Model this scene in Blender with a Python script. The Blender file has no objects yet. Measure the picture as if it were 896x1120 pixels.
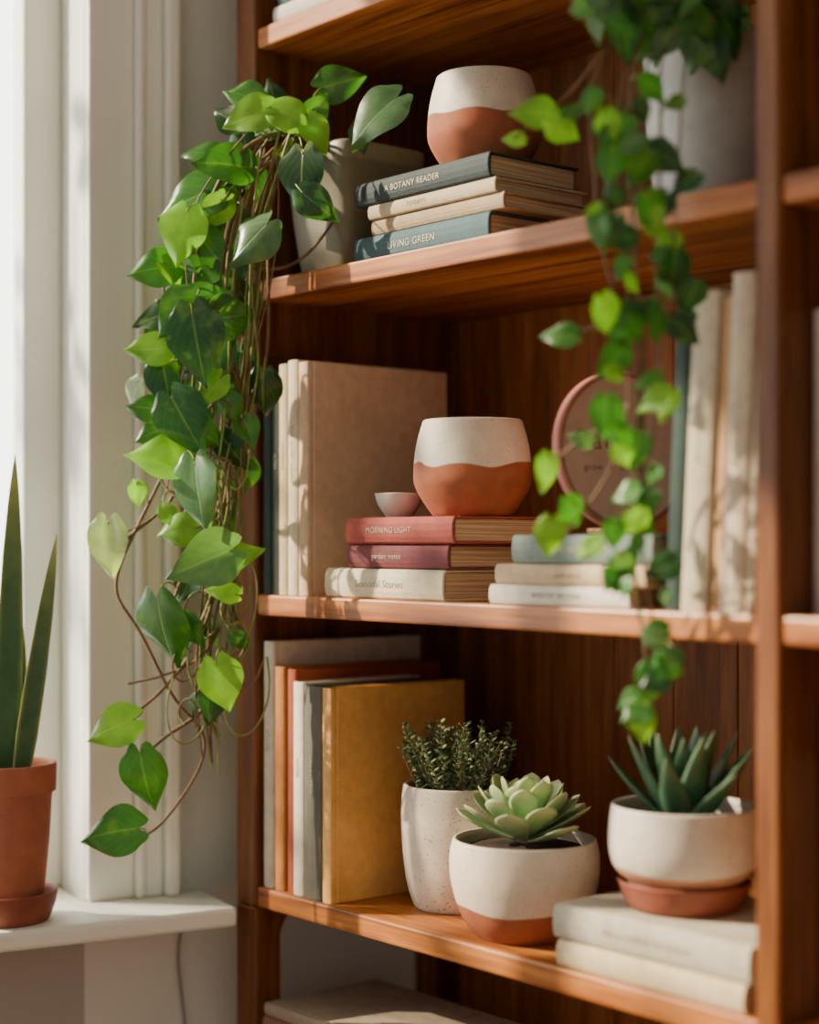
import bpy, math, random
from mathutils import Vector, Matrix
random.seed(11)
rnd=random.random
def U(a,b): return a+(b-a)*random.random()

ZC=1.25
TH=math.radians(50)
D=Vector((-math.sin(TH),math.cos(TH),0)); R=Vector((math.cos(TH),math.sin(TH),0)); UP=Vector((0,0,1))
EYE=Vector((1.511,-1.047,ZC))
S1,S2,S3,S4=ZC+.5475,ZC+.278,ZC-.0569,ZC-.3686
SH=.022

def c(r,g,b):
    f=lambda v:(v/255/12.92) if v/255<=.04045 else ((v/255+.055)/1.055)**2.4
    return (f(r),f(g),f(b),1)

# ------------------------------------------------------------ materials
def newmat(name):
    m=bpy.data.materials.new(name); m.use_nodes=True
    nt=m.node_tree; b=nt.nodes['Principled BSDF']
    return m,nt,b
def N(nt,t,**k):
    n=nt.nodes.new(t)
    for a,v in k.items(): setattr(n,a,v)
    return n
def ramp(nt,stops,interp='LINEAR'):
    n=nt.nodes.new('ShaderNodeValToRGB'); cr=n.color_ramp; cr.interpolation=interp
    while len(cr.elements)<len(stops): cr.elements.new(.5)
    for e,(p,col) in zip(cr.elements,stops): e.position=p; e.color=col
    return n
def mul(col,f): return (min(1,col[0]*f),min(1,col[1]*f),min(1,col[2]*f),1)

def plain(name,col,rough=.6,var=.12,scale=30,bump=.05,coat=0,spec=.5,stain=0):
    m,nt,b=newmat(name)
    tc=N(nt,'ShaderNodeTexCoord'); no=N(nt,'ShaderNodeTexNoise'); no.inputs['Scale'].default_value=scale; no.inputs['Detail'].default_value=6
    nt.links.new(tc.outputs['Object'],no.inputs['Vector'])
    r=ramp(nt,[(.3,mul(col,1-var)),(.7,mul(col,1+var))])
    nt.links.new(no.outputs['Fac'],r.inputs['Fac']); out=r.outputs['Color']
    if stain:
        ns=N(nt,'ShaderNodeTexNoise'); ns.inputs['Scale'].default_value=14; ns.inputs['Detail'].default_value=5
        nt.links.new(tc.outputs['Object'],ns.inputs['Vector'])
        rs=ramp(nt,[(.35,(1-stain,1-stain*1.1,1-stain*1.3,1)),(.62,(1,1,1,1))]); nt.links.new(ns.outputs['Fac'],rs.inputs[0])
        mm=N(nt,'ShaderNodeMix',data_type='RGBA',blend_type='MULTIPLY'); mm.inputs[0].default_value=1
        nt.links.new(out,mm.inputs[6]); nt.links.new(rs.outputs[0],mm.inputs[7]); out=mm.outputs[2]
    nt.links.new(out,b.inputs['Base Color'])
    b.inputs['Roughness'].default_value=rough; b.inputs['Coat Weight'].default_value=coat
    b.inputs['Specular IOR Level'].default_value=spec
    if bump:
        bp=N(nt,'ShaderNodeBump'); bp.inputs['Strength'].default_value=bump; bp.inputs['Distance'].default_value=.002
        no2=N(nt,'ShaderNodeTexNoise'); no2.inputs['Scale'].default_value=scale*8; nt.links.new(tc.outputs['Object'],no2.inputs['Vector'])
        nt.links.new(no2.outputs['Fac'],bp.inputs['Height']); nt.links.new(bp.outputs['Normal'],b.inputs['Normal'])
    return m

def wood(name,axis,dark,mid,light,rough=.38,spec=.35,xs=17,sc=1.3):
    m,nt,b=newmat(name)
    tc=N(nt,'ShaderNodeTexCoord'); mp=N(nt,'ShaderNodeMapping')
    s=[xs,xs,xs]; s['XYZ'.index(axis)]=1.0
    mp.inputs['Scale'].default_value=s
    nt.links.new(tc.outputs['Object'],mp.inputs['Vector'])
    a=N(nt,'ShaderNodeTexNoise'); a.inputs['Scale'].default_value=sc; a.inputs['Detail'].default_value=8; a.inputs['Distortion'].default_value=2.0
    nt.links.new(mp.outputs['Vector'],a.inputs['Vector'])
    f=N(nt,'ShaderNodeTexNoise'); f.inputs['Scale'].default_value=10; f.inputs['Detail'].default_value=5
    nt.links.new(mp.outputs['Vector'],f.inputs['Vector'])
    mx=N(nt,'ShaderNodeMath',operation='MULTIPLY_ADD'); mx.inputs[1].default_value=.38
    nt.links.new(f.outputs['Fac'],mx.inputs[0])
    m2=N(nt,'ShaderNodeMath',operation='MULTIPLY'); m2.inputs[1].default_value=.62
    nt.links.new(a.outputs['Fac'],m2.inputs[0]); nt.links.new(m2.outputs[0],mx.inputs[2])
    r=ramp(nt,[(.36,dark),(.49,mid),(.62,light)])
    nt.links.new(mx.outputs[0],r.inputs['Fac']); nt.links.new(r.outputs['Color'],b.inputs['Base Color'])
    b.inputs['Roughness'].default_value=rough; b.inputs['Specular IOR Level'].default_value=spec
    bp=N(nt,'ShaderNodeBump'); bp.inputs['Strength'].default_value=.25; bp.inputs['Distance'].default_value=.001
    nt.links.new(mx.outputs[0],bp.inputs['Height']); nt.links.new(bp.outputs['Normal'],b.inputs['Normal'])
    return m
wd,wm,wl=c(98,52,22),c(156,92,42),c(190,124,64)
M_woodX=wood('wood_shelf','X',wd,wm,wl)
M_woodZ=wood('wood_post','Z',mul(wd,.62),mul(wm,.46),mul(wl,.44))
M_back=wood('wood_back','Z',c(108,62,28),c(146,88,42),c(172,110,58),.5,.3,12,1.1)

def glaze(name,h,amp,white=c(226,220,208),terra=c(176,98,66),speck=.3,nscale=18,rough=.55):
    m,nt,b=newmat(name)
    tc=N(nt,'ShaderNodeTexCoord'); sx=N(nt,'ShaderNodeSeparateXYZ'); nt.links.new(tc.outputs['Object'],sx.inputs[0])
    no=N(nt,'ShaderNodeTexNoise'); no.inputs['Scale'].default_value=nscale; no.inputs['Detail'].default_value=1
    nt.links.new(tc.outputs['Object'],no.inputs['Vector'])
    ma=N(nt,'ShaderNodeMath',operation='MULTIPLY_ADD'); ma.inputs[1].default_value=amp*2
    nt.links.new(no.outputs['Fac'],ma.inputs[0]); nt.links.new(sx.outputs['Z'],ma.inputs[2])
    mr=N(nt,'ShaderNodeMapRange'); mr.inputs['From Min'].default_value=h+amp-.0007; mr.inputs['From Max'].default_value=h+amp+.0007
    nt.links.new(ma.outputs[0],mr.inputs['Value'])
    n2=N(nt,'ShaderNodeTexNoise'); n2.inputs['Scale'].default_value=45; n2.inputs['Detail'].default_value=6
    nt.links.new(tc.outputs['Object'],n2.inputs['Vector'])
    rt=ramp(nt,[(.3,mul(terra,.72)),(.7,mul(terra,1.15))]); rw=ramp(nt,[(.3,mul(white,.87)),(.7,mul(white,1.04))])
    nt.links.new(n2.outputs['Fac'],rt.inputs[0]); nt.links.new(n2.outputs['Fac'],rw.inputs[0])
    wout=rw.outputs[0]
    if speck:
        n3=N(nt,'ShaderNodeTexNoise'); n3.inputs['Scale'].default_value=420; n3.inputs['Detail'].default_value=0
        nt.links.new(tc.outputs['Object'],n3.inputs['Vector'])
        rs=ramp(nt,[(.70,(0,0,0,1)),(.78,(speck,speck,speck,1))]); nt.links.new(n3.outputs['Fac'],rs.inputs[0])
        ms=N(nt,'ShaderNodeMix',data_type='RGBA'); nt.links.new(rs.outputs[0],ms.inputs[0]); nt.links.new(wout,ms.inputs[6]); ms.inputs[7].default_value=c(140,124,106)
        wout=ms.outputs[2]
    mx=N(nt,'ShaderNodeMix',data_type='RGBA')
    nt.links.new(mr.outputs[0],mx.inputs[0]); nt.links.new(rt.outputs[0],mx.inputs[6]); nt.links.new(wout,mx.inputs[7])
    nt.links.new(mx.outputs[2],b.inputs['Base Color'])
    rr=N(nt,'ShaderNodeMapRange'); rr.inputs['To Min'].default_value=.8; rr.inputs['To Max'].default_value=rough
    nt.links.new(mr.outputs[0],rr.inputs['Value']); nt.links.new(rr.outputs[0],b.inputs['Roughness'])
    bp=N(nt,'ShaderNodeBump'); bp.inputs['Strength'].default_value=.35; bp.inputs['Distance'].default_value=.001
    ad=N(nt,'ShaderNodeMath',operation='ADD'); nt.links.new(mr.outputs[0],ad.inputs[0]); nt.links.new(n2.outputs['Fac'],ad.inputs[1])
    nt.links.new(ad.outputs[0],bp.inputs['Height']); nt.links.new(bp.outputs['Normal'],b.inputs['Normal'])
    return m

def leafmat(name,trans=.35,rough=.38,veins=True,coat=0):
    m,nt,b=newmat(name)
    at=N(nt,'ShaderNodeAttribute'); at.attribute_name='Col'
    col=at.outputs['Color']
    tc=N(nt,'ShaderNodeTexCoord')
    if veins:
        uv=N(nt,'ShaderNodeUVMap'); uv.uv_map='UVMap'
        sx=N(nt,'ShaderNodeSeparateXYZ'); nt.links.new(uv.outputs[0],sx.inputs[0])
        ab=N(nt,'ShaderNodeMath',operation='ABSOLUTE'); nt.links.new(sx.outputs['X'],ab.inputs[0])
        mid=N(nt,'ShaderNodeMapRange'); mid.inputs['From Min'].default_value=.0; mid.inputs['From Max'].default_value=.07; mid.inputs['To Min'].default_value=1; mid.inputs['To Max'].default_value=0
        nt.links.new(ab.outputs[0],mid.inputs[0])
        k=N(nt,'ShaderNodeMath',operation='MULTIPLY_ADD'); k.inputs[1].default_value=-3.2
        y7=N(nt,'ShaderNodeMath',operation='MULTIPLY'); y7.inputs[1].default_value=6; nt.links.new(sx.outputs['Y'],y7.inputs[0])
        nt.links.new(ab.outputs[0],k.inputs[0]); nt.links.new(y7.outputs[0],k.inputs[2])
        fr=N(nt,'ShaderNodeMath',operation='FRACT'); nt.links.new(k.outputs[0],fr.inputs[0])
        sv=N(nt,'ShaderNodeMapRange'); sv.inputs['From Min'].default_value=.0; sv.inputs['From Max'].default_value=.2; sv.inputs['To Min'].default_value=.22; sv.inputs['To Max'].default_value=0
        nt.links.new(fr.outputs[0],sv.inputs[0])
        mxm=N(nt,'ShaderNodeMath',operation='MAXIMUM'); nt.links.new(mid.outputs[0],mxm.inputs[0]); nt.links.new(sv.outputs[0],mxm.inputs[1])
        hf=N(nt,'ShaderNodeMath',operation='MULTIPLY'); hf.inputs[1].default_value=.35; nt.links.new(mxm.outputs[0],hf.inputs[0])
        mc=N(nt,'ShaderNodeMix',data_type='RGBA',blend_type='MIX'); nt.links.new(hf.outputs[0],mc.inputs[0]); nt.links.new(col,mc.inputs[6]); mc.inputs[7].default_value=c(150,190,100)
        col=mc.outputs[2]
        nv=N(nt,'ShaderNodeTexNoise'); nv.inputs['Scale'].default_value=38; nv.inputs['Detail'].default_value=2; nt.links.new(tc.outputs['Object'],nv.inputs['Vector'])
        rvv=ramp(nt,[(.60,(0,0,0,1)),(.70,(.35,.35,.35,1))]); nt.links.new(nv.outputs['Fac'],rvv.inputs[0])
        mv=N(nt,'ShaderNodeMix',data_type='RGBA'); nt.links.new(rvv.outputs[0],mv.inputs[0]); nt.links.new(col,mv.inputs[6]); mv.inputs[7].default_value=c(120,160,58); col=mv.outputs[2]
        bp=N(nt,'ShaderNodeBump'); bp.inputs['Strength'].default_value=.35; bp.inputs['Distance'].default_value=.001; bp.invert=True
        nt.links.new(mxm.outputs[0],bp.inputs['Height']); nt.links.new(bp.outputs['Normal'],b.inputs['Normal'])
    no=N(nt,'ShaderNodeTexNoise'); no.inputs['Scale'].default_value=60; nt.links.new(tc.outputs['Object'],no.inputs['Vector'])
    rv=ramp(nt,[(.3,(.78,.82,.8,1)),(.7,(1.15,1.1,1.0,1))]); nt.links.new(no.outputs['Fac'],rv.inputs[0])
    mm=N(nt,'ShaderNodeMix',data_type='RGBA',blend_type='MULTIPLY'); mm.inputs[0].default_value=1
    nt.links.new(col,mm.inputs[6]); nt.links.new(rv.outputs[0],mm.inputs[7]); col=mm.outputs[2]
    nt.links.new(col,b.inputs['Base Color']); b.inputs['Roughness'].default_value=rough; b.inputs['Coat Weight'].default_value=coat; b.inputs['Coat Roughness'].default_value=.2
    if trans:
        tr=N(nt,'ShaderNodeBsdfTranslucent')
        hs=N(nt,'ShaderNodeMix',data_type='RGBA',blend_type='MULTIPLY'); hs.inputs[0].default_value=1; hs.inputs[7].default_value=(2.0,2.2,.6,1)
        nt.links.new(col,hs.inputs[6]); nt.links.new(hs.outputs[2],tr.inputs['Color'])
        ms=N(nt,'ShaderNodeMixShader'); ms.inputs[0].default_value=trans
        nt.links.new(b.outputs[0],ms.inputs[1]); nt.links.new(tr.outputs[0],ms.inputs[2])
        nt.links.new(ms.outputs[0],nt.nodes['Material Output'].inputs['Surface'])
    return m

def pagesmat():
    m,nt,b=newmat('book_pages')
    tc=N(nt,'ShaderNodeTexCoord'); mp=N(nt,'ShaderNodeMapping'); mp.inputs['Scale'].default_value=(1100,8,8)
    nt.links.new(tc.outputs['Object'],mp.inputs[0]); no=N(nt,'ShaderNodeTexNoise'); no.inputs['Scale'].default_value=1; nt.links.new(mp.outputs[0],no.inputs['Vector'])
    r=ramp(nt,[(.3,c(134,108,80)),(.65,c(214,192,156))]); nt.links.new(no.outputs['Fac'],r.inputs[0]); nt.links.new(r.outputs[0],b.inputs['Base Color'])
    b.inputs['Roughness'].default_value=.9
    return m
M_pages=pagesmat()
M_soil=plain('soil',c(58,42,32),.95,.5,120,.8)
M_stem=plain('vine_stem',c(112,84,48),.6,.3,60,0)
M_stem_g=plain('petiole_green',c(122,136,62),.5,.25,60,0)
M_leaf=leafmat('pothos_leaf',.36,.32,True,.25)
M_leaf2=leafmat('trailing_leaf',.36,.4,True,.1)
M_succ=leafmat('succulent_leaf',0.08,.45,False)
M_terra=plain('terracotta',c(170,102,74),.8,.14,40,.2,stain=.15)
M_terrad=plain('terracotta_glazed',c(136,72,52),.65,.14,40,.15,stain=.15)
M_white=plain('painted_trim',c(232,235,226),.45,.02,8,.02)
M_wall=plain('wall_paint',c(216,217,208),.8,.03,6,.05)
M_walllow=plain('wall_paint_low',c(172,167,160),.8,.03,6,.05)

# ------------------------------------------------------------ object helpers
def empty(name,loc=(0,0,0)):
    e=bpy.data.objects.new(name,None); e.location=loc; e.empty_display_size=.05
    bpy.context.collection.objects.link(e); return e
def link(o,parent=None):
    bpy.context.collection.objects.link(o)
    if parent:
        o.parent=parent; o.matrix_parent_inverse=Matrix.Translation(parent.location).inverted()
    return o
def mesh_obj(name,verts,faces,mats,parent=None,smooth=False,M=None,fm=None):
    me=bpy.data.meshes.new(name); me.from_pydata([tuple(v) for v in verts],[],faces); 
    for m in mats: me.materials.append(m)
    if fm:
        for p,i in zip(me.polygons,fm): p.material_index=i
    if smooth:
        for p in me.polygons: p.use_smooth=True
    me.update()
    o=bpy.data.objects.new(name,me)
    if M is not None: o.matrix_world=M
    return link(o,parent)
def fixn(o):
    import bmesh
    bm=bmesh.new(); bm.from_mesh(o.data); bmesh.ops.recalc_face_normals(bm,faces=bm.faces); bm.to_mesh(o.data); bm.free()
def bev(o,w,seg=2):
    md=o.modifiers.new('bevel','BEVEL'); md.width=w; md.segments=seg; md.limit_method='ANGLE'; md.angle_limit=math.radians(40)
def box(name,x0,x1,y0,y1,z0,z1,mat,parent=None,M=None,b=.0015):
    v=[(x,y,z) for z in(z0,z1) for y in(y0,y1) for x in(x0,x1)]
    f=[(0,2,3,1),(4,5,7,6),(0,1,5,4),(2,6,7,3),(0,4,6,2),(1,3,7,5)]
    o=mesh_obj(name,v,f,[mat],None,False,M)
    if parent: o.parent=parent; o.matrix_parent_inverse=Matrix.Translation(parent.location).inverted()
    if b: bev(o,b)
    return o
def lathe(name,prof,loc,mat,parent=None,segs=72,wob=0):
    v=[];f=[];n=len(prof)
    for i in range(segs):
        a=2*math.pi*i/segs
        for r,z in prof:
            k=1+wob*math.sin(2*a+z*20)
            v.append((r*k*math.cos(a),r*k*math.sin(a),z))
    for i in range(segs):
        j=(i+1)%segs
        for k in range(n-1):
            f.append((i*n+k,j*n+k,j*n+k+1,i*n+k+1))
    o=mesh_obj(name,v,f,[mat],None,True); o.location=loc
    import bmesh
    bm=bmesh.new(); bm.from_mesh(o.data); bmesh.ops.remove_doubles(bm,verts=bm.verts,dist=1e-6); bmesh.ops.recalc_face_normals(bm,faces=bm.faces); bm.to_mesh(o.data); bm.free()
    for p in o.data.polygons: p.use_smooth=True
    if parent: o.parent=parent; o.matrix_parent_inverse=Matrix.Translation(parent.location).inverted()
    return o
def smoothprof(pts,n=6):
    out=[]
    P=[pts[0]]+list(pts)+[pts[-1]]
    for i in range(1,len(P)-2):
        for k in range(n):
            t=k/n; q=[]
            for d in (0,1):
                p0,p1,p2,p3=P[i-1][d],P[i][d],P[i+1][d],P[i+2][d]
                q.append(.5*((2*p1)+(-p0+p2)*t+(2*p0-5*p1+4*p2-p3)*t*t+(-p0+3*p1-3*p2+p3)*t**3))
            out.append((max(q[0],0),q[1]))
    out.append(pts[-1]); return out
def vessel(outer,wall,depth):
    o=smoothprof(outer)
    rim=o[-1]
    inner=[(max(r-wall,.002),z) for r,z in reversed(o) if z>rim[1]-depth and z<rim[1]-.002]
    prof=[(0,o[0][1]+.0005),(o[0][0]*.9,o[0][1]+.0005)]+o+[(rim[0]-wall*.3,rim[1]+wall*.25),(rim[0]-wall*.75,rim[1]+wall*.2)]+inner
    prof.append((0,inner[-1][1])); return prof
def soil(name,r,loc,parent):
    prof=[(0,.002),(r*.5,.0015),(r*.9,0),(r,-.004)]
    return lathe(name,prof,loc,M_soil,parent,40)

class Acc:
    def __init__(s): s.v=[];s.f=[];s.c=[];s.uv=[]
    def obj(s,name,mat,parent=None,thick=0):
        me=bpy.data.meshes.new(name); me.from_pydata([tuple(x) for x in s.v],[],s.f); me.materials.append(mat)
        ca=me.color_attributes.new('Col','FLOAT_COLOR','POINT')
        for i,cc in enumerate(s.c): ca.data[i].color=cc
        ul=me.uv_layers.new(name='UVMap')
        for l in me.loops: ul.data[l.index].uv=s.uv[l.vertex_index]
        for p in me.polygons: p.use_smooth=True
        me.update(); o=bpy.data.objects.new(name,me); return link(o,parent)
def interp(tab,s):
    for (a,x),(b,y) in zip(tab,tab[1:]):
        if s<=b: return x+(y-x)*(s-a)/(b-a)
    return tab[-1][1]
HEART=[(0,.62),(.08,.84),(.18,.97),(.3,1),(.42,.95),(.55,.8),(.68,.58),(.8,.36),(.9,.17),(.96,.07),(1,0)]
def heart(acc,base,yd,nd,L,W,col,fold=.25,droop=.25,curl=.1):
    yd=yd.normalized(); z=(nd-yd*nd.dot(yd)).normalized(); x=yd.cross(z)
    rows=12;cols=8;st=len(acc.v); ph=U(0,6); sk=U(-.12,.12)
    for i in range(rows+1):
        s=i/rows; w=interp(HEART,s)*W/2
        for j in range(-cols//2,cols//2+1):
            f=j/(cols/2); af=abs(f)
            px=f*w + sk*L*s*s
            py=L*s - .20*L*math.sin(math.pi*af**.85*.92)*(1-s)**4
            pz=fold*abs(f*w)*(1-.5*s) - droop*L*s*s - curl*W*af*af + .035*L*math.sin(ph+s*8+f*2)*af
            acc.v.append(base+x*px+yd*py+z*pz)
            k=1+.12*(1-af)-.1*s
            acc.c.append((col[0]*k,col[1]*k,col[2]*k,1)); acc.uv.append((f,s))
    n=cols+1
    for i in range(rows):
        for j in range(cols):
            a=st+i*n+j; acc.f.append((a,a+1,a+n+1,a+n))
def fleshy(acc,base,yd,nd,L,W,T,tab,bend,col,tip=None,rows=12,m=12,flat=.35,edge=.5,ep_=6):
    yd=yd.normalized(); z=(nd-yd*nd.dot(yd)).normalized(); x=yd.cross(z); st=len(acc.v)
    for i in range(rows+1):
        s=i/rows; w=max(interp(tab,s),.01); cen=base+yd*(L*s)+z*(bend*L*s*s)
        for k in range(m):
            a=2*math.pi*k/m; px=math.cos(a)*W/2*w; pz=math.sin(a)*T/2*(w**.6)*(1-.4*s)
            if pz>0: pz=pz*flat+.25*T*(abs(math.cos(a))**2)*w*.8
            else: pz=pz+.12*T*(abs(math.cos(a))**2)*w
            acc.v.append(cen+x*px+z*pz)
            cc=col
            e=abs(math.cos(a))**ep_*edge
            if tip:
                q=min(1,max(s**5,e)); cc=[col[d]*(1-q)+tip[d]*q for d in range(3)]
            acc.c.append((cc[0],cc[1],cc[2],1)); acc.uv.append((math.cos(a),s))
    for i in range(rows):
        for k in range(m):
            a=st+i*m+k; b=st+i*m+(k+1)%m; acc.f.append((a,b,b+m,a+m))
    acc.f.append(tuple(st+rows*m+k for k in range(m)))
    acc.f.append(tuple(st+k for k in reversed(range(m))))
def curves(name,splines,mat,parent,r=.0014):
    cu=bpy.data.curves.new(name,'CURVE'); cu.dimensions='3D'; cu.bevel_depth=1; cu.bevel_resolution=2; cu.resolution_u=5
    for sp in splines:
        pts,rr=sp
        s=cu.splines.new('NURBS'); s.points.add(len(pts)-1)
        for i,p in enumerate(pts):
            s.points[i].co=(p[0],p[1],p[2],1); s.points[i].radius=rr*(1-.35*i/len(pts))
        s.use_endpoint_u=True; s.order_u=min(4,len(pts))
    cu.materials.append(mat)
    o=bpy.data.objects.new(name,cu); bpy.context.collection.objects.link(o)
    dg=bpy.context.evaluated_depsgraph_get(); me=bpy.data.meshes.new_from_object(o.evaluated_get(dg))
    bpy.data.objects.remove(o)
    for p in me.polygons: p.use_smooth=True
    if not me.materials: me.materials.append(mat)
    return link(bpy.data.objects.new(name,me),parent)
def text(name,s,size,M,mat,parent,spacing=1.1):
    cu=bpy.data.curves.new(name,'FONT'); cu.body=s; cu.size=size; cu.extrude=.0001; cu.align_x='CENTER'; cu.align_y='CENTER'; cu.space_character=spacing
    cu.materials.append(mat)
    o=bpy.data.objects.new(name,cu); bpy.context.collection.objects.link(o)
    dg=bpy.context.evaluated_depsgraph_get(); me=bpy.data.meshes.new_from_object(o.evaluated_get(dg)); bpy.data.objects.remove(o)
    if not me.materials: me.materials.append(mat)
    o=bpy.data.objects.new(name,me); o.matrix_world=M
    bpy.context.collection.objects.link(o)
    if parent: o.parent=parent; o.matrix_parent_inverse=Matrix.Translation(parent.location).inverted()
    return o
def cols(x,y,z,t):
    return Matrix(((x[0],y[0],z[0],t[0]),(x[1],y[1],z[1],t[1]),(x[2],y[2],z[2],t[2]),(0,0,0,1)))

# ------------------------------------------------------------ books
CM={}
def cover(col):
    if col not in CM: CM[col]=plain('cloth_cover_%d'%len(CM),c(*col),.7,.10,90,.35,0,.3,stain=.16)
    return CM[col]
INKL=plain('ink_light',c(186,174,150),.6,0,5,0); INKD=plain('ink_dark',c(150,134,112),.6,0,5,0)
def book(name,T,W,H,col,parent,M):
    tb=.0022; bl=min(.004,T*.18)
    pts=[(0,W),(0,.0105),(.0009,.0085),(0,.0065),(0,bl)]
    n=6
    for k in range(1,n): 
        a=math.pi*k/n; pts.append((T/2-T/2*math.cos(a),bl-bl*math.sin(a)))
    pts+=[(T,bl),(T,.0065),(T-.0009,.0085),(T,.0105),(T,W)]
    inn=[(tb,W),(tb,.0105),(tb+.0004,.0085),(tb,.0065),(tb,bl+tb*.6)]
    for k in range(1,n):
        a=math.pi*k/n; inn.append((T/2-(T/2-tb)*math.cos(a),bl+tb-bl*math.sin(a)*.8))
    inn+=[(T-tb,bl+tb*.6),(T-tb,.0065),(T-tb-.0004,.0085),(T-tb,.0105),(T-tb,W)]
    k=len(pts); v=[];f=[];fm=[]
    for z in (0,H):
        v+=[(x,y,z) for x,y in pts]; v+=[(x,y,z) for x,y in inn]
    for i in range(k-1):
        f.append((i,i+1,2*k+i+1,2*k+i)); f.append((k+i+1,k+i,3*k+i,3*k+i+1))
        f.append((i+1,i,k+i,k+i+1)); f.append((2*k+i,2*k+i+1,3*k+i+1,3*k+i))
    f.append((0,2*k,3*k,k)); f.append((k-1,2*k-1,4*k-1,3*k-1))
    fm=[0]*len(f)
    b=len(v); x0,x1,y0,y1,z0,z1=tb+.0001,T-tb-.0001,bl+tb+.001,W-.004,.0035,H-.0035
    v+=[(x,y,z) for z in(z0,z1) for y in(y0,y1) for x in(x0,x1)]
    for q in [(0,2,3,1),(4,5,7,6),(0,1,5,4),(2,6,7,3),(0,4,6,2),(1,3,7,5)]: f.append(tuple(b+i for i in q)); fm.append(1)
    o=mesh_obj(name,v,f,[cover(col),M_pages],None,False,M,fm); fixn(o)
    o.parent=parent; o.matrix_parent_inverse=Matrix.Translation(parent.location).inverted()
    bev(o,.0006,1); return o
bn=[0]
def upright(parent,x0,T,y0,W,z0,H,col,title=None,ink=None,lean=0,size=None):
    bn[0]+=1
    M=Matrix.Translation((x0,y0,z0))@Matrix.Rotation(lean,4,'Y')
    book('book_%d'%bn[0],T,W,H,col,parent,M)
    if title:
        Mt=M@cols((0,0,-1),(1,0,0),(0,-1,0),(T/2,-.0002,H*.60))
        text('title_%d'%bn[0],title,(size or T*.5)*.75,Mt,ink or INKD,parent)
def lying(parent,x0,x1,y0,y1,z0,T,col,title=None,ink=None,yaw=0,size=None,tx=.5):
    bn[0]+=1
    T-=.0004
    L=x1-x0
    base=Matrix.Translation((x0,y0,z0))@Matrix.Rotation(yaw,4,'Z')
    M=base@cols((0,0,1),(0,1,0),(-1,0,0),(L,0,0))
    book('book_%d'%bn[0],T,y1-y0,L,col,parent,M)
    if title:
        Mt=base@cols((1,0,0),(0,0,1),(0,-1,0),(L*tx,-.0002,T/2))
        text('title_%d'%bn[0],title,(size or T*.5)*.78,Mt,ink or INKD,parent)

# ------------------------------------------------------------ room shell
uw=Vector((.208,.978,0)).normalized(); nw=Vector((uw.y,-uw.x,0))
MW=cols(nw,uw,UP,(-.10,0,0))
SILL=ZC-.388; WT=ZC+1.0; CEIL=2.7
OPR=-.1335; OPL=-1.35
wl_=empty('wall_left')
def wbox(n,x0,x1,t0,t1,z0,z1,m,p,b=.001): return box(n,x0,x1,t0,t1,z0,z1,m,p,MW,b)
wbox('wall_beside_window',-.15,0,OPR,.30,0,CEIL,M_wall,wl_,0)
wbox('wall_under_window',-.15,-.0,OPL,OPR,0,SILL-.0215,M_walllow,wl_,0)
wbox('wall_over_window',-.15,0,OPL,OPR,WT,CEIL,M_wall,wl_,0)
wbox('wall_far',-.15,0,-2.8,OPL,0,CEIL,M_wall,wl_,0)
box('wall_back',-.035,3.2,.305,.42,0,CEIL,M_wall,None,None,0)
M_floor=wood('floor_oak','Y',c(110,80,52),c(160,122,84),c(190,150,110),.45)
box('floor',-.9,3.2,-2.8,.42,-.06,0,M_floor,None,None,0)
box('ceiling',-.9,3.2,-2.8,.42,CEIL,CEIL+.06,M_white,None,None,0)
cas=empty('trim_1')
wbox('casing_inner',.0,.014,OPR,-.082,SILL,WT+.08,M_white,cas,.003)
wbox('casing_bead',.0,.024,-.082,-.072,SILL,WT+.08,M_white,cas,.004)
wbox('casing_mid',.0,.018,-.072,-.050,SILL,WT+.08,M_white,cas,.003)
wbox('casing_back_band',.0,.030,-.050,-.034,SILL,WT+.08,M_white,cas,.004)
wbox('casing_head',.0,.02,OPL,OPR,WT,WT+.08,M_white,cas,.003)
sl=empty('windowsill')
def sillboard():
    pl=[(-.12,OPL),(.11,OPL),(.11,0),(.0005,0),(.0005,OPR-.0005),(-.12,OPR-.0005)]
    n=len(pl); v=[(a,b_,SILL-.021) for a,b_ in pl]+[(a,b_,SILL) for a,b_ in pl]
    f=[tuple(range(n)),tuple(range(2*n-1,n-1,-1))]+[(i,(i+1)%n,n+(i+1)%n,n+i) for i in range(n)]
    o=mesh_obj('sill_board',v,f,[M_white],None,False,MW); fixn(o); o.parent=sl; bev(o,.005,3)
sillboard()
wn=empty('window_1')
def sash(n,t0,t1,z0,z1,x0=-.125,x1=-.085): wbox(n,x0,x1,t0,t1,z0,z1,M_white,wn,.003)
sash('stile_right',OPR-.044,OPR,SILL,WT); sash('stile_left',OPL,OPL+.05,SILL,WT)
sash('rail_bottom',OPL+.05,OPR-.044,SILL,SILL+.05); sash('rail_top',OPL+.05,OPR-.044,WT-.05,WT)
sash('mullion',-.78,-.75,SILL+.05,WT-.05)
gm,nt,b=newmat('window_glass')
tp=N(nt,'ShaderNodeBsdfTransparent'); gl=N(nt,'ShaderNodeBsdfGlossy'); gl.inputs['Roughness'].default_value=.02
ms=N(nt,'ShaderNodeMixShader'); ms.inputs[0].default_value=.05; nt.links.new(tp.outputs[0],ms.inputs[1]); nt.links.new(gl.outputs[0],ms.inputs[2]); nt.links.new(ms.outputs[0],nt.nodes['Material Output'].inputs[0])
mesh_obj('glass_pane',[(-.105,OPL+.051,SILL+.051),(-.105,OPR-.045,SILL+.051),(-.105,OPR-.045,WT-.051),(-.105,OPL+.051,WT-.051)],[(0,1,2,3)],[gm],None,False,MW).parent=wn
crd=[(.006,-.02,SILL-.03),(.007,-.035,SILL-.06),(.006,-.02,SILL-.12),(.006,-.015,SILL-.25),(.006,-.03,SILL-.5),(.006,-.02,.05)]
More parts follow.
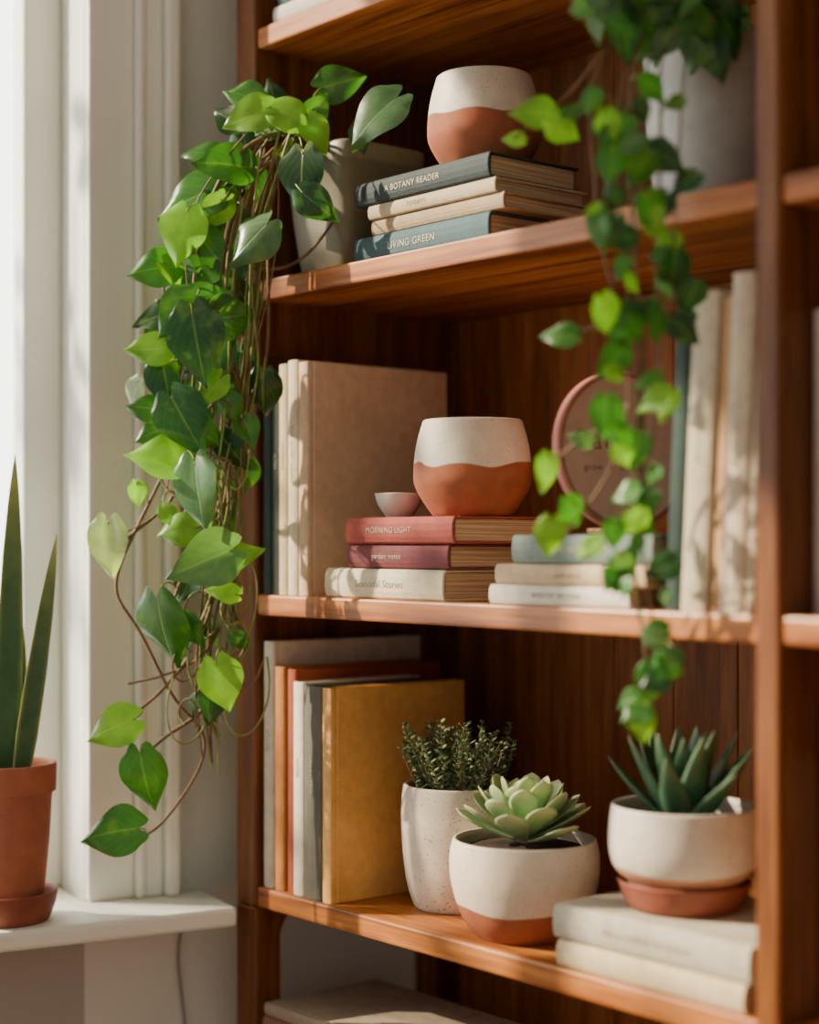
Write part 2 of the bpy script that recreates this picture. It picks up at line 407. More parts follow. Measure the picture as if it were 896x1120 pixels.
curves('power_cord',[([MW@Vector(p) for p in crd],.0016)],plain('cord_grey',c(120,116,112),.5,0,5,0),None)

# ------------------------------------------------------------ bookcase
bc=empty('bookcase')
X0,X1,X2,X3=.010,.680,.702,1.38
DB=.285
ZL=S4-SH
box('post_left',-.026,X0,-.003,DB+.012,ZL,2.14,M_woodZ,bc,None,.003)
box('leg_left_front',-.026,X0,-.003,.032,0,ZL,M_woodZ,bc,None,.003)
box('leg_left_back',-.026,X0,DB-.035,DB+.012,0,ZL,M_woodZ,bc,None,.003)
def bracket(name,ya,sg):
    pl=[(0,0)]; r=.045
    for k in range(9):
        a=math.pi/2*k/8; pl.append((r*(1-math.sin(a)),-r*(1-math.cos(a))))
    pts=[(ya+sg*p,ZL+q) for p,q in pl]; n=len(pts)
    v=[(-.022,y,z) for y,z in pts]+[(.006,y,z) for y,z in pts]
    f=[tuple(range(n)),tuple(range(2*n-1,n-1,-1))]+[(i,(i+1)%n,n+(i+1)%n,n+i) for i in range(n)]
    o=mesh_obj(name,v,f,[M_woodZ],bc); fixn(o)
bracket('bracket_front',.032,1); bracket('bracket_back',DB-.035,-1)
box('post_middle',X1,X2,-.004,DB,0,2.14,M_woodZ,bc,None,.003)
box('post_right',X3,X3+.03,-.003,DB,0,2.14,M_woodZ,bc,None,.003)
for i,zt in enumerate([ZC+.86,S1,S2,S3,S4,ZC-.69,ZC-1.02]):
    for j,(a,bb) in enumerate([(X0,X1),(X2,X3)]):
        box('shelf_%d_%d'%(i,j),a,bb,0,DB,zt-SH,zt,M_woodX,bc,None,.0025)
x=X0; k=0
while x<X3:
    w=.0835; xe=min(x+w,X3)
    box('back_plank_%d'%k,x+.0005,xe-.0005,DB+.0005,DB+.012,.06,2.12,M_back,bc,None,.0015); x=xe;k+=1
box('backing_sheet',X0,X3,DB+.0121,DB+.016,.06,2.12,M_back,bc,None,0)

# vertical drape planes the vines hang in (metres)
def W(px,py,z):
    s=z/1866.7
    return EYE+D*z+R*((px-448)*s)+UP*((592-py)*s)

BR=c(118,172,50); MD=c(58,116,42); DK=c(28,70,34); GG=c(84,124,88); SV=c(176,196,168); DG=c(38,84,46)  # SV: silvery tone, light reflected off a leaf put into its colour

def nearest(strs,p):
    best=None
    for s in strs:
        for a,b_ in zip(s,s[1:]):
            for t in (0,.33,.66):
                q=a.lerp(b_,t)
                d=(q-p).length - .25*max(0,(q.z-p.z))
                if best is None or d<best[0]: best=(d,q)
    return best[1]

def sqpot(name,cx,cy,z0,prof,mat,parent,rc=.22):
    seg=64; v=[];f=[];n=len(prof)
    for i in range(seg):
        a=2*math.pi*i/seg; e=rc
        ca,sa=math.cos(a),math.sin(a)
        x=math.copysign(abs(ca)**e,ca); y=math.copysign(abs(sa)**e,sa)
        for h,z in prof: v.append((x*h,y*h,z))
    for i in range(seg):
        j=(i+1)%seg
        for k in range(n-1): f.append((i*n+k,j*n+k,j*n+k+1,i*n+k+1))
    o=mesh_obj(name,v,f,[mat],None,True); o.location=(cx,cy,z0); fixn(o)
    for p in o.data.polygons: p.use_smooth=True
    o.parent=parent; o.matrix_parent_inverse=Matrix.Translation(parent.location).inverted(); return o
pp=empty('potted_pothos',(.078,.078,S2))
M_plant=glaze('planter_glaze',-1,.0,c(124,120,100),c(150,140,120),0,10,.45)
sqpot('planter',.078,.078,S2,[(0,.0005),(.040,.0005),(.043,.003),(.050,.055),(.055,.112),(.0575,.114),(.0585,.117),(.0585,.132),(.0575,.1345),(.054,.1345),(.052,.132),(.050,.118),(0,.118)],M_plant,pp,.28)
sqpot('soil',.078,.078,S2+.1185,[(0,.003),(.03,.002),(.049,0)],M_soil,pp,.28)
ST=[
 [(372,178,1.78),(340,158,1.76),(300,158,1.75),(275,200,1.75),(262,290,1.76),(255,400),(250,500),(235,600),(225,700),(235,790)],
 [(365,180,1.79),(335,160,1.76),(298,172,1.75),(285,230,1.75),(280,330,1.75),(270,430,1.76),(255,520),(262,600),(250,680),(275,705),(262,720)],
 [(375,176,1.77),(330,140,1.74),(280,145,1.74),(240,190,1.74),(215,260,1.74),(210,340,1.74),(215,420,1.74),(200,500,1.75),(190,560),(150,575),(118,610)],
 [(368,178,1.78),(330,165,1.76),(296,190,1.755),(292,280,1.76),(296,370,1.76),(285,430,1.76),(255,470),(235,540),(255,620),(245,690),(215,735),(140,748)],
 [(360,180,1.79),(325,162,1.76),(292,185,1.76),(270,270),(240,380),(180,520),(126,620),(125,655),(150,682),(172,730),(195,775),(228,798),(222,840),(190,885),(165,917),(130,922),(98,914)],
 [(372,176,1.78),(310,150,1.75),(258,210,1.74),(240,330,1.745),(268,440,1.75),(240,560),(245,640),(205,720),(218,770),(240,805)],
 [(370,178,1.78),(345,135,1.74),(322,150,1.74),(300,200,1.745),(275,300,1.75),(290,395,1.755),(262,470),(268,560),(240,650),(225,720),(232,835)],
 [(235,560),(215,600),(190,640),(185,680)],
 [(205,720),(190,745),(160,775),(130,790)],
 [(228,770),(200,800),(175,800),(155,835)],
 [(225,300),(160,300),(172,330),(210,345)],
 [(262,290),(300,300),(340,285),(380,215),(395,190),(380,170)],
 [(368,178,1.78),(320,150,1.75),(286,160,1.745),(268,240,1.75),(250,320,1.76),(280,400),(272,500),(250,590),(262,660),(240,740)],
]
strs=[[W(p[0],p[1],p[2] if len(p)>2 else 1.765) for p in s] for s in ST]
curves('vines',[(s,U(.0016,.0024)) for s in strs],M_stem,pp)
ra=[];rb=[]
for kk in range(14):
    s=random.choice(strs[:4]+strs[5:7]); o=Vector((U(-.012,.012),U(-.012,.004),0))
    (ra if kk%3==0 else rb).append(([p+o+R*U(-.014,.014)-D*U(0,.01)+UP*U(-.01,.01) for p in s[2:]],U(.0009,.0016)))
for kk in range(20):
    cx,cy=U(195,280),U(380,800); r0=U(12,34); a0=U(0,6); pts=[]
    for q in range(9):
        a=a0+q*.6; pts.append(W(cx+r0*math.cos(a)*(1-.05*q),cy+r0*1.5*math.sin(a)+q*3,1.75+.012*math.sin(q)))
    (ra if kk%2 else rb).append((pts,.0012))
curves('thin_vines',ra,M_stem_g,pp); curves('woody_vines',rb,M_stem,pp)
LV=[
(372,90,50,15,MD,1.76),(410,124,72,215,GG,1.71),(320,126,52,-20,BR,1.73),(272,126,52,200,BR,1.73),(266,104,44,160,MD,1.75),
(346,118,36,60,MD,1.75),(300,108,36,120,DK,1.76),(345,146,40,-60,BR,1.73),
(212,212,76,195,MD,1.74),(246,178,62,175,MD,1.73),(236,200,54,150,DK,1.75),(170,292,50,190,MD,1.75),(198,252,58,-100,BR,1.72),(274,262,60,-135,GG,1.71),
(328,190,60,-95,DK,1.70),(343,222,46,-50,DG,1.695),(206,312,56,175,MD,1.75),(172,345,50,200,DK,1.76),(163,382,50,185,BR,1.74),
(214,372,78,-80,DG,1.71),(196,345,60,-140,MD,1.73),(252,346,54,10,MD,1.735),(226,326,50,30,MD,1.73),(145,430,34,-120,SV,1.76),(200,458,68,-60,DG,1.72),(182,415,54,-80,DK,1.745),
(176,502,64,165,BR,1.735),(214,536,72,-85,GG,1.71),(194,580,46,-170,BR,1.735),(117,597,58,-95,SV,1.745),(224,612,72,200,GG,1.71),(262,608,42,20,BR,1.73),
(246,647,32,160,BR,1.72),(176,690,80,-85,MD,1.73),(206,690,38,-60,MD,1.745),(243,748,54,-80,BR,1.725),(124,793,54,190,BR,1.74),(157,852,64,-80,MD,1.735),
(124,908,60,185,MD,1.73),(252,492,44,-60,DK,1.75),(286,428,46,-100,DK,1.75),(240,418,46,-120,DG,1.75),(232,772,34,-100,DG,1.75),(224,475,46,-30,MD,1.745),
(228,272,50,-60,MD,1.745),(250,300,46,-110,DG,1.75),(238,390,46,-90,MD,1.74),(196,402,48,-150,DK,1.75),(172,470,44,-170,MD,1.755),
(150,540,26,-90,BR,1.755),(262,700,24,-40,MD,1.75),(196,300,42,-40,BR,1.755),(268,160,46,-80,DK,1.755),(310,175,36,-130,BR,1.75),(210,770,24,-120,MD,1.755),(395,150,34,-80,DG,1.74),
(238,232,40,-120,BR,1.735),(186,565,30,-60,BR,1.74),(272,470,34,-60,MD,1.75),
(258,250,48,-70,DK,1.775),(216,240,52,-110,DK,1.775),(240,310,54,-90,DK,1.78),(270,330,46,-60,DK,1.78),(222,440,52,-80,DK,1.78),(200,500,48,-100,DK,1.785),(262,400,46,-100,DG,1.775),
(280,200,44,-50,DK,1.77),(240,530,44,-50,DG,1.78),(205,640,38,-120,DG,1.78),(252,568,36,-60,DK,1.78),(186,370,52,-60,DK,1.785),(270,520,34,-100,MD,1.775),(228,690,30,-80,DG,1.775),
(250,130,40,150,DK,1.765),(294,140,40,-160,MD,1.745),(222,165,38,170,MD,1.76),
(232,425,38,-130,BR,1.735),(160,445,34,170,MD,1.75),(252,445,34,-70,MD,1.74),(205,285,36,-60,MD,1.73),
]
acc=Acc(); pet=[]
for cx,cy,L,ang,col,z in LV:
    a=math.radians(ang+U(-6,6)); s=z/1866.7
    yd=(R*math.cos(a)+UP*math.sin(a)-D*U(-.25,.45)).normalized()
    nd=(-D+R*U(-.75,.45)+UP*U(-.2,.7)).normalized()
    Lm=L*s*1.04; base=W(cx,cy,z)-yd*Lm*.42
    k=U(.78,1.2)
    heart(acc,base,yd,nd,Lm,Lm*U(.76,.95),(col[0]*k,col[1]*k,col[2]*k),U(.05,.55),U(.05,.4),U(.02,.2))
    q=nearest(strs,base)
    if (q-base).length<.14:
        mid=(q+base)/2+UP*.006-yd*.012
        pet.append(([q,mid,base-yd*.006,base+yd*.002],.0010))
curves('petioles',pet,M_stem_g,pp)
lo=acc.obj('leaves',M_leaf,pp)

tpE=empty('potted_trailing_ivy',(.535,.12,S2))
pot=vessel([(.043,0),(.047,.004),(.056,.06),(.060,.12),(.061,.158)],.004,.03)
lathe('pot',pot,(.535,.12,S2),glaze('grey_glaze',-1,0,c(182,182,176),c(150,140,130),.2,12,.5),tpE)
soil('soil',.0575,(.535,.12,S2+.140),tpE)
RT=[
 [(765,48,1.48),(735,18,1.43),(700,22,1.38),(684,120,1.36),(690,220),(700,330),(702,430),(692,520),(690,610),(705,700),(715,790)],
 [(775,48,1.49),(742,20,1.42),(716,60,1.37),(727,160),(715,260),(722,380),(716,480),(702,560),(690,640),(700,680)],
 [(758,48,1.47),(710,5,1.42),(668,30,1.39),(640,110,1.38),(652,200,1.37),(656,270),(678,340),(692,430),(680,500),(640,560,1.37),(606,598,1.38)],
 [(655,60,1.39),(628,105,1.4),(600,120,1.41),(562,152,1.41)],
 [(688,350),(655,355,1.37),(612,370,1.39)],
 [(768,46,1.48),(748,35,1.41),(745,150,1.345),(737,260,1.345),(734,350,1.345),(715,420,1.35)],
 [(690,440),(660,470,1.37),(630,480,1.38),(598,512,1.39)],
 [(700,400),(708,480),(698,560),(706,640),(722,720),(728,735)],
 [(770,46,1.49),(730,10,1.42),(700,60,1.37),(705,200,1.36),(690,300),(710,400),(700,470)],
 [(760,46,1.48),(715,10,1.42),(680,60,1.37),(672,180,1.36),(684,290),(694,400),(706,500),(696,600)],
]
rs=[[W(p[0],p[1],p[2] if len(p)>2 else 1.355) for p in s] for s in RT]
curves('vines',[(s,U(.0011,.0017)) for s in rs],M_stem,tpE)
acc=Acc(); pet=[]
def small(cx,cy,L,ang,col,z):
    a=math.radians(ang); s=z/1866.7
    yd=(R*math.cos(a)+UP*math.sin(a)-D*U(-.4,.4)).normalized()
    nd=(-D+R*U(-.8,.5)+UP*U(-.2,.8)).normalized()
    Lm=L*s; base=W(cx,cy,z)-yd*Lm*.42; k=U(.8,1.25)
    heart(acc,base,yd,nd,Lm,Lm*U(.72,.95),(col[0]*k,col[1]*k,col[2]*k),U(.1,.5),U(.05,.4),.1)
    q=nearest(rs,base); pet.append(([q,(q+base)/2+UP*.004,base+yd*.001],.0007))
CL=[BR,MD,MD,MD,DG,DG,GG,DK]
for s in (RT[0],RT[1],RT[2][:9],RT[5],RT[7]):
    for a,b_ in zip(s[2:],s[3:]):
        n=max(1,int(math.hypot(a[0]-b_[0],a[1]-b_[1])/26))
        for i in range(n):
            t=(i+rnd())/n; x_=a[0]+(b_[0]-a[0])*t+U(-22,22); y_=a[1]+(b_[1]-a[1])*t+U(-8,14)
            if rnd()<(.30 if 380<y_<480 else .08): continue
            small(x_,y_,U(22,44)*(1 if y_<640 else .85),random.choice([-90,-60,-120,-150,-30,-100,200])+U(-15,15),random.choice(CL),U(1.325,1.35))
for q in [(586,122,44,175,BR,1.40),(616,142,40,-30,BR,1.39),(562,152,24,170,BR,1.41),(628,118,32,60,MD,1.38),(612,366,42,175,MD,1.38),(664,345,46,-70,BR,1.34),(597,515,40,-100,BR,1.38),
          (601,588,44,-95,BR,1.37),(628,560,38,-60,MD,1.37),(636,480,26,160,GG,1.37),(664,455,46,-90,MD,1.34),(730,730,34,-20,MD,1.34),(712,745,40,-90,MD,1.34),(700,790,40,-90,BR,1.34),(688,765,28,-150,MD,1.35),
          (672,632,34,-120,MD,1.34),(655,250,46,-90,MD,1.34),(700,185,46,-120,MD,1.33),(715,230,44,-60,MD,1.33),(738,300,50,-90,DK,1.33),(645,600,34,-140,BR,1.35),(666,140,40,-80,BR,1.34)]: small(*q)
for i in range(60):
    x_,y_=U(640,815),U(-45,62)
    small(x_,y_,U(30,52),U(-180,180) if y_<25 else U(-130,-50),random.choice([DK,DK,DG,MD,GG]),U(1.34,1.42) if x_<760 else U(1.40,1.43))
curves('petioles',pet,M_stem_g,tpE); acc.obj('leaves',M_leaf2,tpE)

# ------------------------------------------------------------ shelf 2
bs=empty('book_stack',(.25,.08,S2))
lying(bs,.148,.350,.022,.150,S2,.0285,(70,100,108),'LIVING GREEN',INKL,0,.013,.45)
lying(bs,.172,.366,.026,.148,S2+.0285,.0160,(168,148,116),None)
lying(bs,.170,.358,.023,.146,S2+.0445,.0145,(190,174,144),'TENDING',INKD,0,.008,.4)
lying(bs,.152,.352,.020,.140,S2+.0590,.0240,(52,64,66),'A BOTANY READER',INKL,0,.011,.45)
M_ter=c(156,88,56)
def cup(name,x_,y_,z_,h,r,frac,phase):
    lathe(name,vessel([(r*.62,0),(r*.70,.003),(r*.95,h*.28),(r,h*.45),(r*.95,h*.75),(r*.84,h)],.004,h*.8),(x_,y_,z_),glaze(name+'_glaze'+str(phase),h*frac,.012,c(214,204,186),M_ter,.35,14+phase),None)
cup('ceramic_cup',.276,.085,S2+.083,.092,.056,.55,1)

# ------------------------------------------------------------ shelf 3
ub=empty('upright_books',(.06,.01,S3))
upright(ub,.0135,.0145,.004,.16,S3,.222,(44,56,52))
upright(ub,.0285,.0135,.005,.15,S3,.235,(60,70,62),'FLORA',INKL)
upright(ub,.0425,.0150,.004,.17,S3,.243,(204,186,150),'GARDENS',INKD)
upright(ub,.0580,.0175,.004,.18,S3,.246,(216,202,176),'THE QUIET ROOM',INKD,0,.009)
upright(ub,.0760,.0160,.005,.193,S3,.243,(214,186,156))
bs=empty('book_stack',(.23,.08,S3))
lying(bs,.121,.304,.006,.120,S3,.030,(222,210,180),'Seasonal Stories',INKD,0,.013,.48)
lying(bs,.154,.307,.010,.115,S3+.030,.0245,(126,66,72),'garden notes',INKL,0,.010,.4)
lying(bs,.155,.318,.006,.136,S3+.0545,.0265,(164,78,70),'MORNING LIGHT',INKL,0,.0105,.42)
cup('ceramic_cup',.2734,.072,S3+.081,.093,.058,.53,3)
lathe('small_dish',vessel([(.012,0),(.014,.002),(.021,.012),(.025,.024)],.0018,.018),(.1815,.055,S3+.081),plain('dish_white',c(220,214,204),.4,.04,40,0))
bs=empty('book_stack',(.46,.07,S3))
lying(bs,.371,.543,.003,.125,S3,.0185,(226,218,204),'WINTER WOODS',INKD,0,.009,.5)
lying(bs,.378,.562,.004,.130,S3+.0185,.0185,(206,180,146),'small places',INKD,0,.008,.5)
lying(bs,.400,.568,.004,.135,S3+.037,.026,(124,140,132),'THE HERBARIUM',INKL,0,.0105,.5)
pq=empty('round_plaque',(.45,.09,S3+.063))
M_pink=plain('pink_clay',c(240,186,170),.6,.06,50,.1); M_pinkd=plain('pink_clay_rim',c(182,112,98),.6,.06,50,.1)
ax=(Vector((math.cos(math.radians(-12)),math.sin(math.radians(-12)),.08))).normalized()
yy=UP-ax*ax.dot(UP); yy.normalize(); xx=yy.cross(ax)
Mp=cols(xx,yy,ax,Vector((.456,.087,S3+.063+.0755)))
sc=Matrix.Scale(.97,4)
for nm,pr,mt in [('disc',[(0,-.005),(.070,-.005),(.073,-.003),(.073,.003),(.071,.006),(.068,.006),(.066,.0045),(0,.0045)],M_pink),('rim_ring',[(.0685,.0055),(.0685,.0068),(.0715,.0072),(.0738,.005),(.0738,-.003),(.0731,-.003)],M_pinkd)]:
    o=lathe(nm,pr,(0,0,0),mt,None,96); o.matrix_world=Mp@sc; o.parent=pq; o.matrix_parent_inverse=Matrix.Translation(pq.location).inverted()
INKP=plain('ink_plaque',c(160,96,84),.6,0,5,0)
text('lettering','Gather',.026,Mp@Matrix.Translation((-.014,.008,.0046)),INKP,pq); text('lettering_small','grow  &  bloom',.009,Mp@Matrix.Translation((-.012,-.016,.0046)),INKP,pq)
box('stand_foot',.444,.468,.055,.115,S3+.0632,S3+.0682,M_woodX,pq,None,.001)
ub=empty('upright_books',(.62,.02,S3))
ln=math.radians(3.2)
upright(ub,.5740,.0170,.010,.16,S3,.257,(42,64,58),None,INKL,ln)
upright(ub,.5915,.0270,.008,.17,S3,.258,(192,180,156),'HOUSE OF LEAVES',INKD,ln,.010)
upright(ub,.6190,.0120,.014,.15,S3,.250,(190,152,110),None,None,ln)
upright(ub,.6315,.0240,.008,.17,S3,.268,(200,184,160),'STILL LIFE',INKD,ln,.010)
upright(ub,.6560,.0085,.012,.16,S3,.210,(190,176,150),None,None,ln)

# ------------------------------------------------------------ shelf 4
ub=empty('upright_books',(.07,.01,S4))
upright(ub,.0135,.0200,.004,.205,S4,.262,(206,194,176),'ATLAS',INKD)
upright(ub,.0340,.0175,.004,.19,S4,.236,(178,116,58))
upright(ub,.0520,.0150,.008,.20,S4,.234,(150,76,50))
upright(ub,.0675,.0180,.004,.16,S4,.222,(226,216,198),'NOTES',INKD,0,.008)
upright(ub,.0860,.0330-.001,.003,.165,S4,.220,(98,96,88),'COLLECTED',INKD,0,.010)
upright(ub,.1195,.0150,.003,.183,S4,.219,(228,174,100))
jp=empty('potted_thyme',(.2207,.097,S4))
lathe('pot',vessel([(.040,0),(.045,.003),(.053,.03),(.0575,.075),(.0575,.105),(.0555,.123)],.0045,.03),(.2207,.100,S4),glaze('speckled_glaze',-1,0,c(220,208,190),c(0,0,0),.8,12,.6),jp)
soil('soil',.050,(.2207,.100,S4+.110),jp)
acc=Acc(); stm=[]
OV=[(0,.25),(.2,.7),(.45,1),(.7,.9),(.9,.5),(1,.1)]
for i in range(80):
    a=U(0,6.28); r=.042*math.sqrt(rnd()); b0=Vector((.2207+r*math.cos(a),.100+r*math.sin(a),S4+.111))
    out=Vector((math.cos(a),math.sin(a),0))*(r/.044)
    dr=(UP+out*U(.1,.6)+Vector((U(-.3,.3),U(-.3,.3),0))).normalized(); Ln=U(.035,.075)
    tip=b0+dr*Ln; stm.append(([b0,b0.lerp(tip,.5)+Vector((U(-.005,.005),U(-.005,.005),0)),tip],.0008))
    n=int(Ln/.0052)
    for k in range(2,n+1):
        p=b0.lerp(tip,k/n)
        for sgn in (0,1):
            aa=k*1.57+sgn*3.14+i; sd=Vector((math.cos(aa),math.sin(aa),.5)); 
            g=random.choice([c(104,130,88),c(126,150,104),c(84,108,70),c(148,164,120)])
            fleshy(acc,p,sd,UP+out*.1,U(.005,.0085),.0048,.0014,OV,.1,g,None,5,6,.5)
curves('stems',stm,plain('herb_stem',c(120,104,76),.7,.1,40,0),jp); acc.obj('leaves',M_succ,jp)
ep=empty('potted_echeveria',(.356,.063,S4))
lathe('bowl_pot',vessel([(.044,0),(.047,.002),(.060,.020),(.069,.050),(.0705,.074),(.0675,.090)],.0045,.03),(.356,.063,S4),glaze('bowl_glaze',.032,.012,c(222,206,184),M_ter,.4,11,.5),ep)
soil('soil',.062,(.356,.063,S4+.082),ep)
acc=Acc()
ET=[(0,.34),(.2,.48),(.45,.76),(.68,1),(.82,.93),(.92,.6),(.97,.28),(1,.04)]
cen=Vector((.356,.063,S4+.084)); nL=36
for i in range(nL):
    t=i/nL; a=i*2.39996
    el=math.radians(82-70*t**.8+U(-4,4))
    L=.030+.040*t**.6
    o=Vector((math.cos(a),math.sin(a),0)); yd=o*math.cos(el)+UP*math.sin(el); nd=-o*math.sin(el)+UP*math.cos(el)
    b0=cen+o*(.003+.005*t)+UP*(.020*(1-t)+.004)
    g=c(146,182,132) if t>.3 else c(168,196,130)
    k=U(.85,1.12); g=(g[0]*k,g[1]*k,g[2]*k)
    fleshy(acc,b0,yd,nd,L*U(.92,1.08),L*.44+.003,.0068,ET,.14,g,c(214,216,170),14,12,.3)
acc.obj('rosette',M_succ,ep)
bs=empty('book_stack',(.56,.07,S4))
lying(bs,.458,.664,.002,.150,S4,.0235,(206,188,152),None)
lying(bs,.452,.668,.004,.158,S4+.0235,.0300,(188,180,162),'FIELD GUIDE TO CALM',INKD,0,.011,.5)
ZB=S4+.0535
ap=empty('potted_haworthia',(.536,.080,ZB))
lathe('saucer',vessel([(.044,0),(.048,.002),(.0525,.010),(.0560,.020),(.0575,.0235)],.004,.008),(.536,.080,ZB),M_terrad,ap)
lathe('bowl_pot',vessel([(.0440,0),(.0470,.002),(.0500,.008),(.0600,.018),(.0645,.033),(.0645,.053),(.0625,.071)],.0045,.025),(.536,.080,ZB+.0165),glaze('bowl_glaze_b',.020,.008,c(214,204,188),c(190,136,104),.4,13,.5),ap)
soil('soil',.057,(.536,.080,ZB+.0745),ap)
acc=Acc(); HT=[(0,.7),(.15,.95),(.3,1),(.5,.88),(.7,.64),(.85,.36),(.95,.14),(1,.02)]
cen=Vector((.536,.080,ZB+.074)); nL=20
for i in range(nL):
    t=i/nL; a=i*2.39996+.6; el=math.radians(84-54*t+U(-4,4)); L=.068+.012*math.sin(t*3)+U(-.003,.006)
    o=Vector((math.cos(a),math.sin(a),0)); yd=o*math.cos(el)+UP*math.sin(el); nd=-o*math.sin(el)+UP*math.cos(el)
    fleshy(acc,cen+o*(.003+.010*t),yd,nd,L+.004,.0265,.011,HT,U(.03,.10),c(50,94,68),c(120,150,110),14,10,.3)
acc.obj('leaves',M_succ,ap)

# ------------------------------------------------------------ lower compartment
bs=empty('book_stack',(.15,.07,ZC-.69))
zb=ZC-.69
for i,(w_,t_,cl) in enumerate([(.26,.034,(120,80,66)),(.25,.03,(210,196,170)),(.265,.032,(84,92,92)),(.25,.028,(190,170,150)),(.27,.026,(150,100,88)),(.262,.018,(206,190,170)),(.255,.016,(150,112,98)),(.265,.014,(176,160,142))]):
    lying(bs,.014,.014+w_,.004+.002*(i%2),.16,zb,t_,cl,None); zb+=t_
bs=empty('book_stack',(.6,.07,ZC-.69)); zb=ZC-.69
for t_,cl in [(.04,(90,70,60)),(.035,(60,80,90)),(.03,(190,180,160))]:
    lying(bs,.44,.66,.004,.15,zb,t_,cl,None); zb+=t_

# ------------------------------------------------------------ top shelf and neighbouring bay
bs=empty('book_stack',(.12,.08,S1))
lying(bs,.03,.22,.006,.14,S1,.02,(200,196,184)); lying(bs,.035,.215,.008,.14,S1+.02,.024,(70,96,110)); lying(bs,.03,.21,.006,.14,S1+.044,.02,(190,180,160))
ub=empty('upright_books',(.75,.05,S3))
upright(ub,.7035,.022,.034,.16,S3,.235,(206,200,190)); upright(ub,.7260,.03,.034,.16,S3,.225,(120,110,100)); upright(ub,.7565,.024,.034,.16,S3,.24,(60,80,80))
ub=empty('upright_books',(.75,.05,S4))
upright(ub,.7035,.024,.045,.16,S4,.20,(214,208,196)); upright(ub,.7280,.03,.045,.16,S4,.21,(150,100,60))
nb=empty('potted_fern',(.79,.12,S2))
lathe('pot',vessel([(.04,0),(.043,.003),(.052,.06),(.056,.10)],.004,.03),(.79,.12,S2),M_terra,nb); soil('soil',.05,(.79,.12,S2+.085),nb)
acc=Acc()
for i in range(40):
    a=i*2.4; el=math.radians(U(15,80)); o=Vector((math.cos(a),math.sin(a),0)); yd=o*math.cos(el)+UP*math.sin(el); nd=-o*math.sin(el)+UP*math.cos(el)
    fleshy(acc,Vector((.79,.12,S2+.084)),yd,nd,U(.07,.085),.016,.002,HT,-.25,c(64,104,60),None,10,8,.5)
acc.obj('fronds',M_succ,nb)

# ------------------------------------------------------------ plant on sill
tA=-.232; cA=MW@Vector((.055,tA,SILL))
al=empty('potted_snake_plant',cA)
lathe('saucer',vessel([(.040,0),(.043,.002),(.049,.018),(.051,.030)],.004,.018),cA,M_terrad,al)
lathe('terracotta_pot',vessel([(.034,0),(.036,.003),(.0425,.07),(.0455,.118),(.0490,.120),(.0495,.124),(.0500,.148)],.004,.03),cA+UP*.0125,M_terra,al)
soil('soil',.0445,cA+UP*.142,al)
acc=Acc(); SN=[(0,.75),(.2,1),(.45,.95),(.7,.7),(.87,.4),(.96,.15),(1,.02)]
for dx,dd,L,ln_,wd_ in [(-.002,.0,.34,.04,.028),(.014,-.008,.26,.16,.022),(-.022,.008,.28,-.10,.030),(.004,.018,.20,.02,.026)]:
    yd=UP+R*ln_-D*.03
    fleshy(acc,cA+UP*.138+R*dx+D*dd,yd,-D+R*.35,L,wd_,.008,SN,-.03,c(58,100,62),c(188,204,120),20,20,.3,.95,8)
acc.obj('blades',M_succ,al)

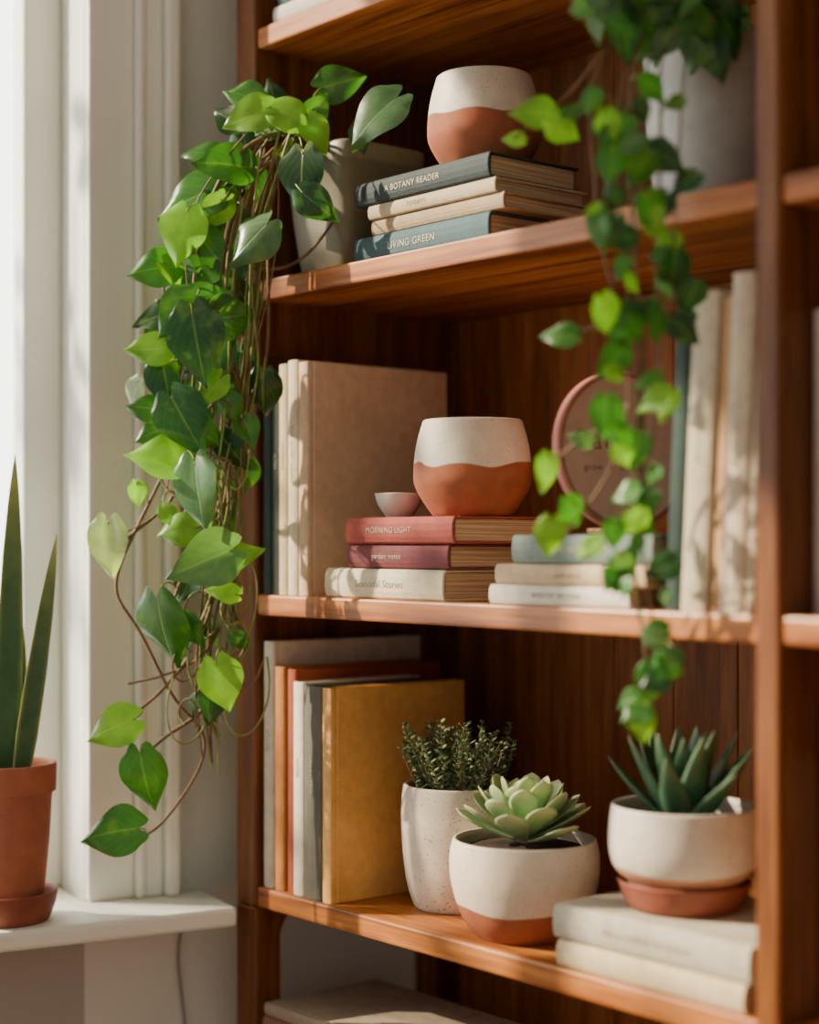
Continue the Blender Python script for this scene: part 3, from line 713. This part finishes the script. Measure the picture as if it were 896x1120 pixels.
# ------------------------------------------------------------ unseen tree added outside the window to dapple the sun
SD=Vector((.74,.67,-.60)).normalized()
tr=empty('sun_dapple_tree',(-1.75,-1.55,0))
cc_=Vector((.33,0,1.17))-SD*2.05
sa=SD.cross(UP).normalized(); sb_=sa.cross(SD).normalized()
acc=Acc(); brn=[]
trunk_top=Vector((-1.75,-1.55,2.1))
brn.append(([Vector((-1.75,-1.55,0)),Vector((-1.72,-1.58,.8)),Vector((-1.78,-1.52,1.5)),trunk_top],.045))
for k in range(9):
    e=cc_+sa*U(-.55,.55)+sb_*U(-.5,.55)+SD*U(-.15,.05)
    brn.append(([trunk_top,trunk_top.lerp(e,.4)+UP*.08,trunk_top.lerp(e,.75)+UP*.05,e],.006))
    for j in range(12):
        t=U(.35,1.05); p=trunk_top.lerp(e,t)+Vector((U(-.1,.1),U(-.1,.1),U(-.1,.12)))
        if (p-Vector((-.1,0,0))).dot(nw)>-.2: continue
        heart(acc,p,Vector((U(-1,1),U(-1,1),U(-1,.3))),-SD+Vector((U(-.7,.7),U(-.7,.7),U(-.7,.7))),U(.05,.085),U(.035,.055),c(80,120,50),.2,.1,.05)
curves('trunk_and_branches',brn,plain('bark',c(92,74,58),.9,.3,30,.5),tr); acc.obj('foliage',M_leaf2,tr)

# ------------------------------------------------------------ light, world, camera
w=bpy.data.worlds.new('World'); bpy.context.scene.world=w; w.use_nodes=True
nt=w.node_tree; bg=nt.nodes['Background']
tc=N(nt,'ShaderNodeTexCoord'); dp=N(nt,'ShaderNodeVectorMath',operation='DOT_PRODUCT'); dp.inputs[1].default_value=(-nw.x,-nw.y,.25)
nt.links.new(tc.outputs['Generated'],dp.inputs[0])
mr=N(nt,'ShaderNodeMapRange'); mr.interpolation_type='SMOOTHSTEP'; mr.inputs['From Min'].default_value=-.1; mr.inputs['From Max'].default_value=.7; mr.inputs['To Min'].default_value=.40; mr.inputs['To Max'].default_value=5.5
nt.links.new(dp.outputs['Value'],mr.inputs['Value']); nt.links.new(mr.outputs[0],bg.inputs[1])
bg.inputs[0].default_value=(1,.99,.96,1)
sd=bpy.data.lights.new('sun','SUN'); sd.energy=14; sd.angle=math.radians(1.1); sd.color=(1,.83,.60)
so=bpy.data.objects.new('sun',sd); so.location=(-2,-2,4); bpy.context.collection.objects.link(so)
so.rotation_euler=SD.to_track_quat('-Z','Y').to_euler()
cd=bpy.data.cameras.new('camera'); cd.sensor_fit='HORIZONTAL'; cd.sensor_width=24; cd.lens=50; cd.shift_y=32/896
cd.clip_start=.05
cd.dof.use_dof=True; cd.dof.focus_distance=1.66; cd.dof.aperture_fstop=1.4
co=bpy.data.objects.new('camera',cd); co.location=EYE; co.rotation_euler=(math.radians(90),0,TH); bpy.context.collection.objects.link(co)
bpy.context.scene.camera=co
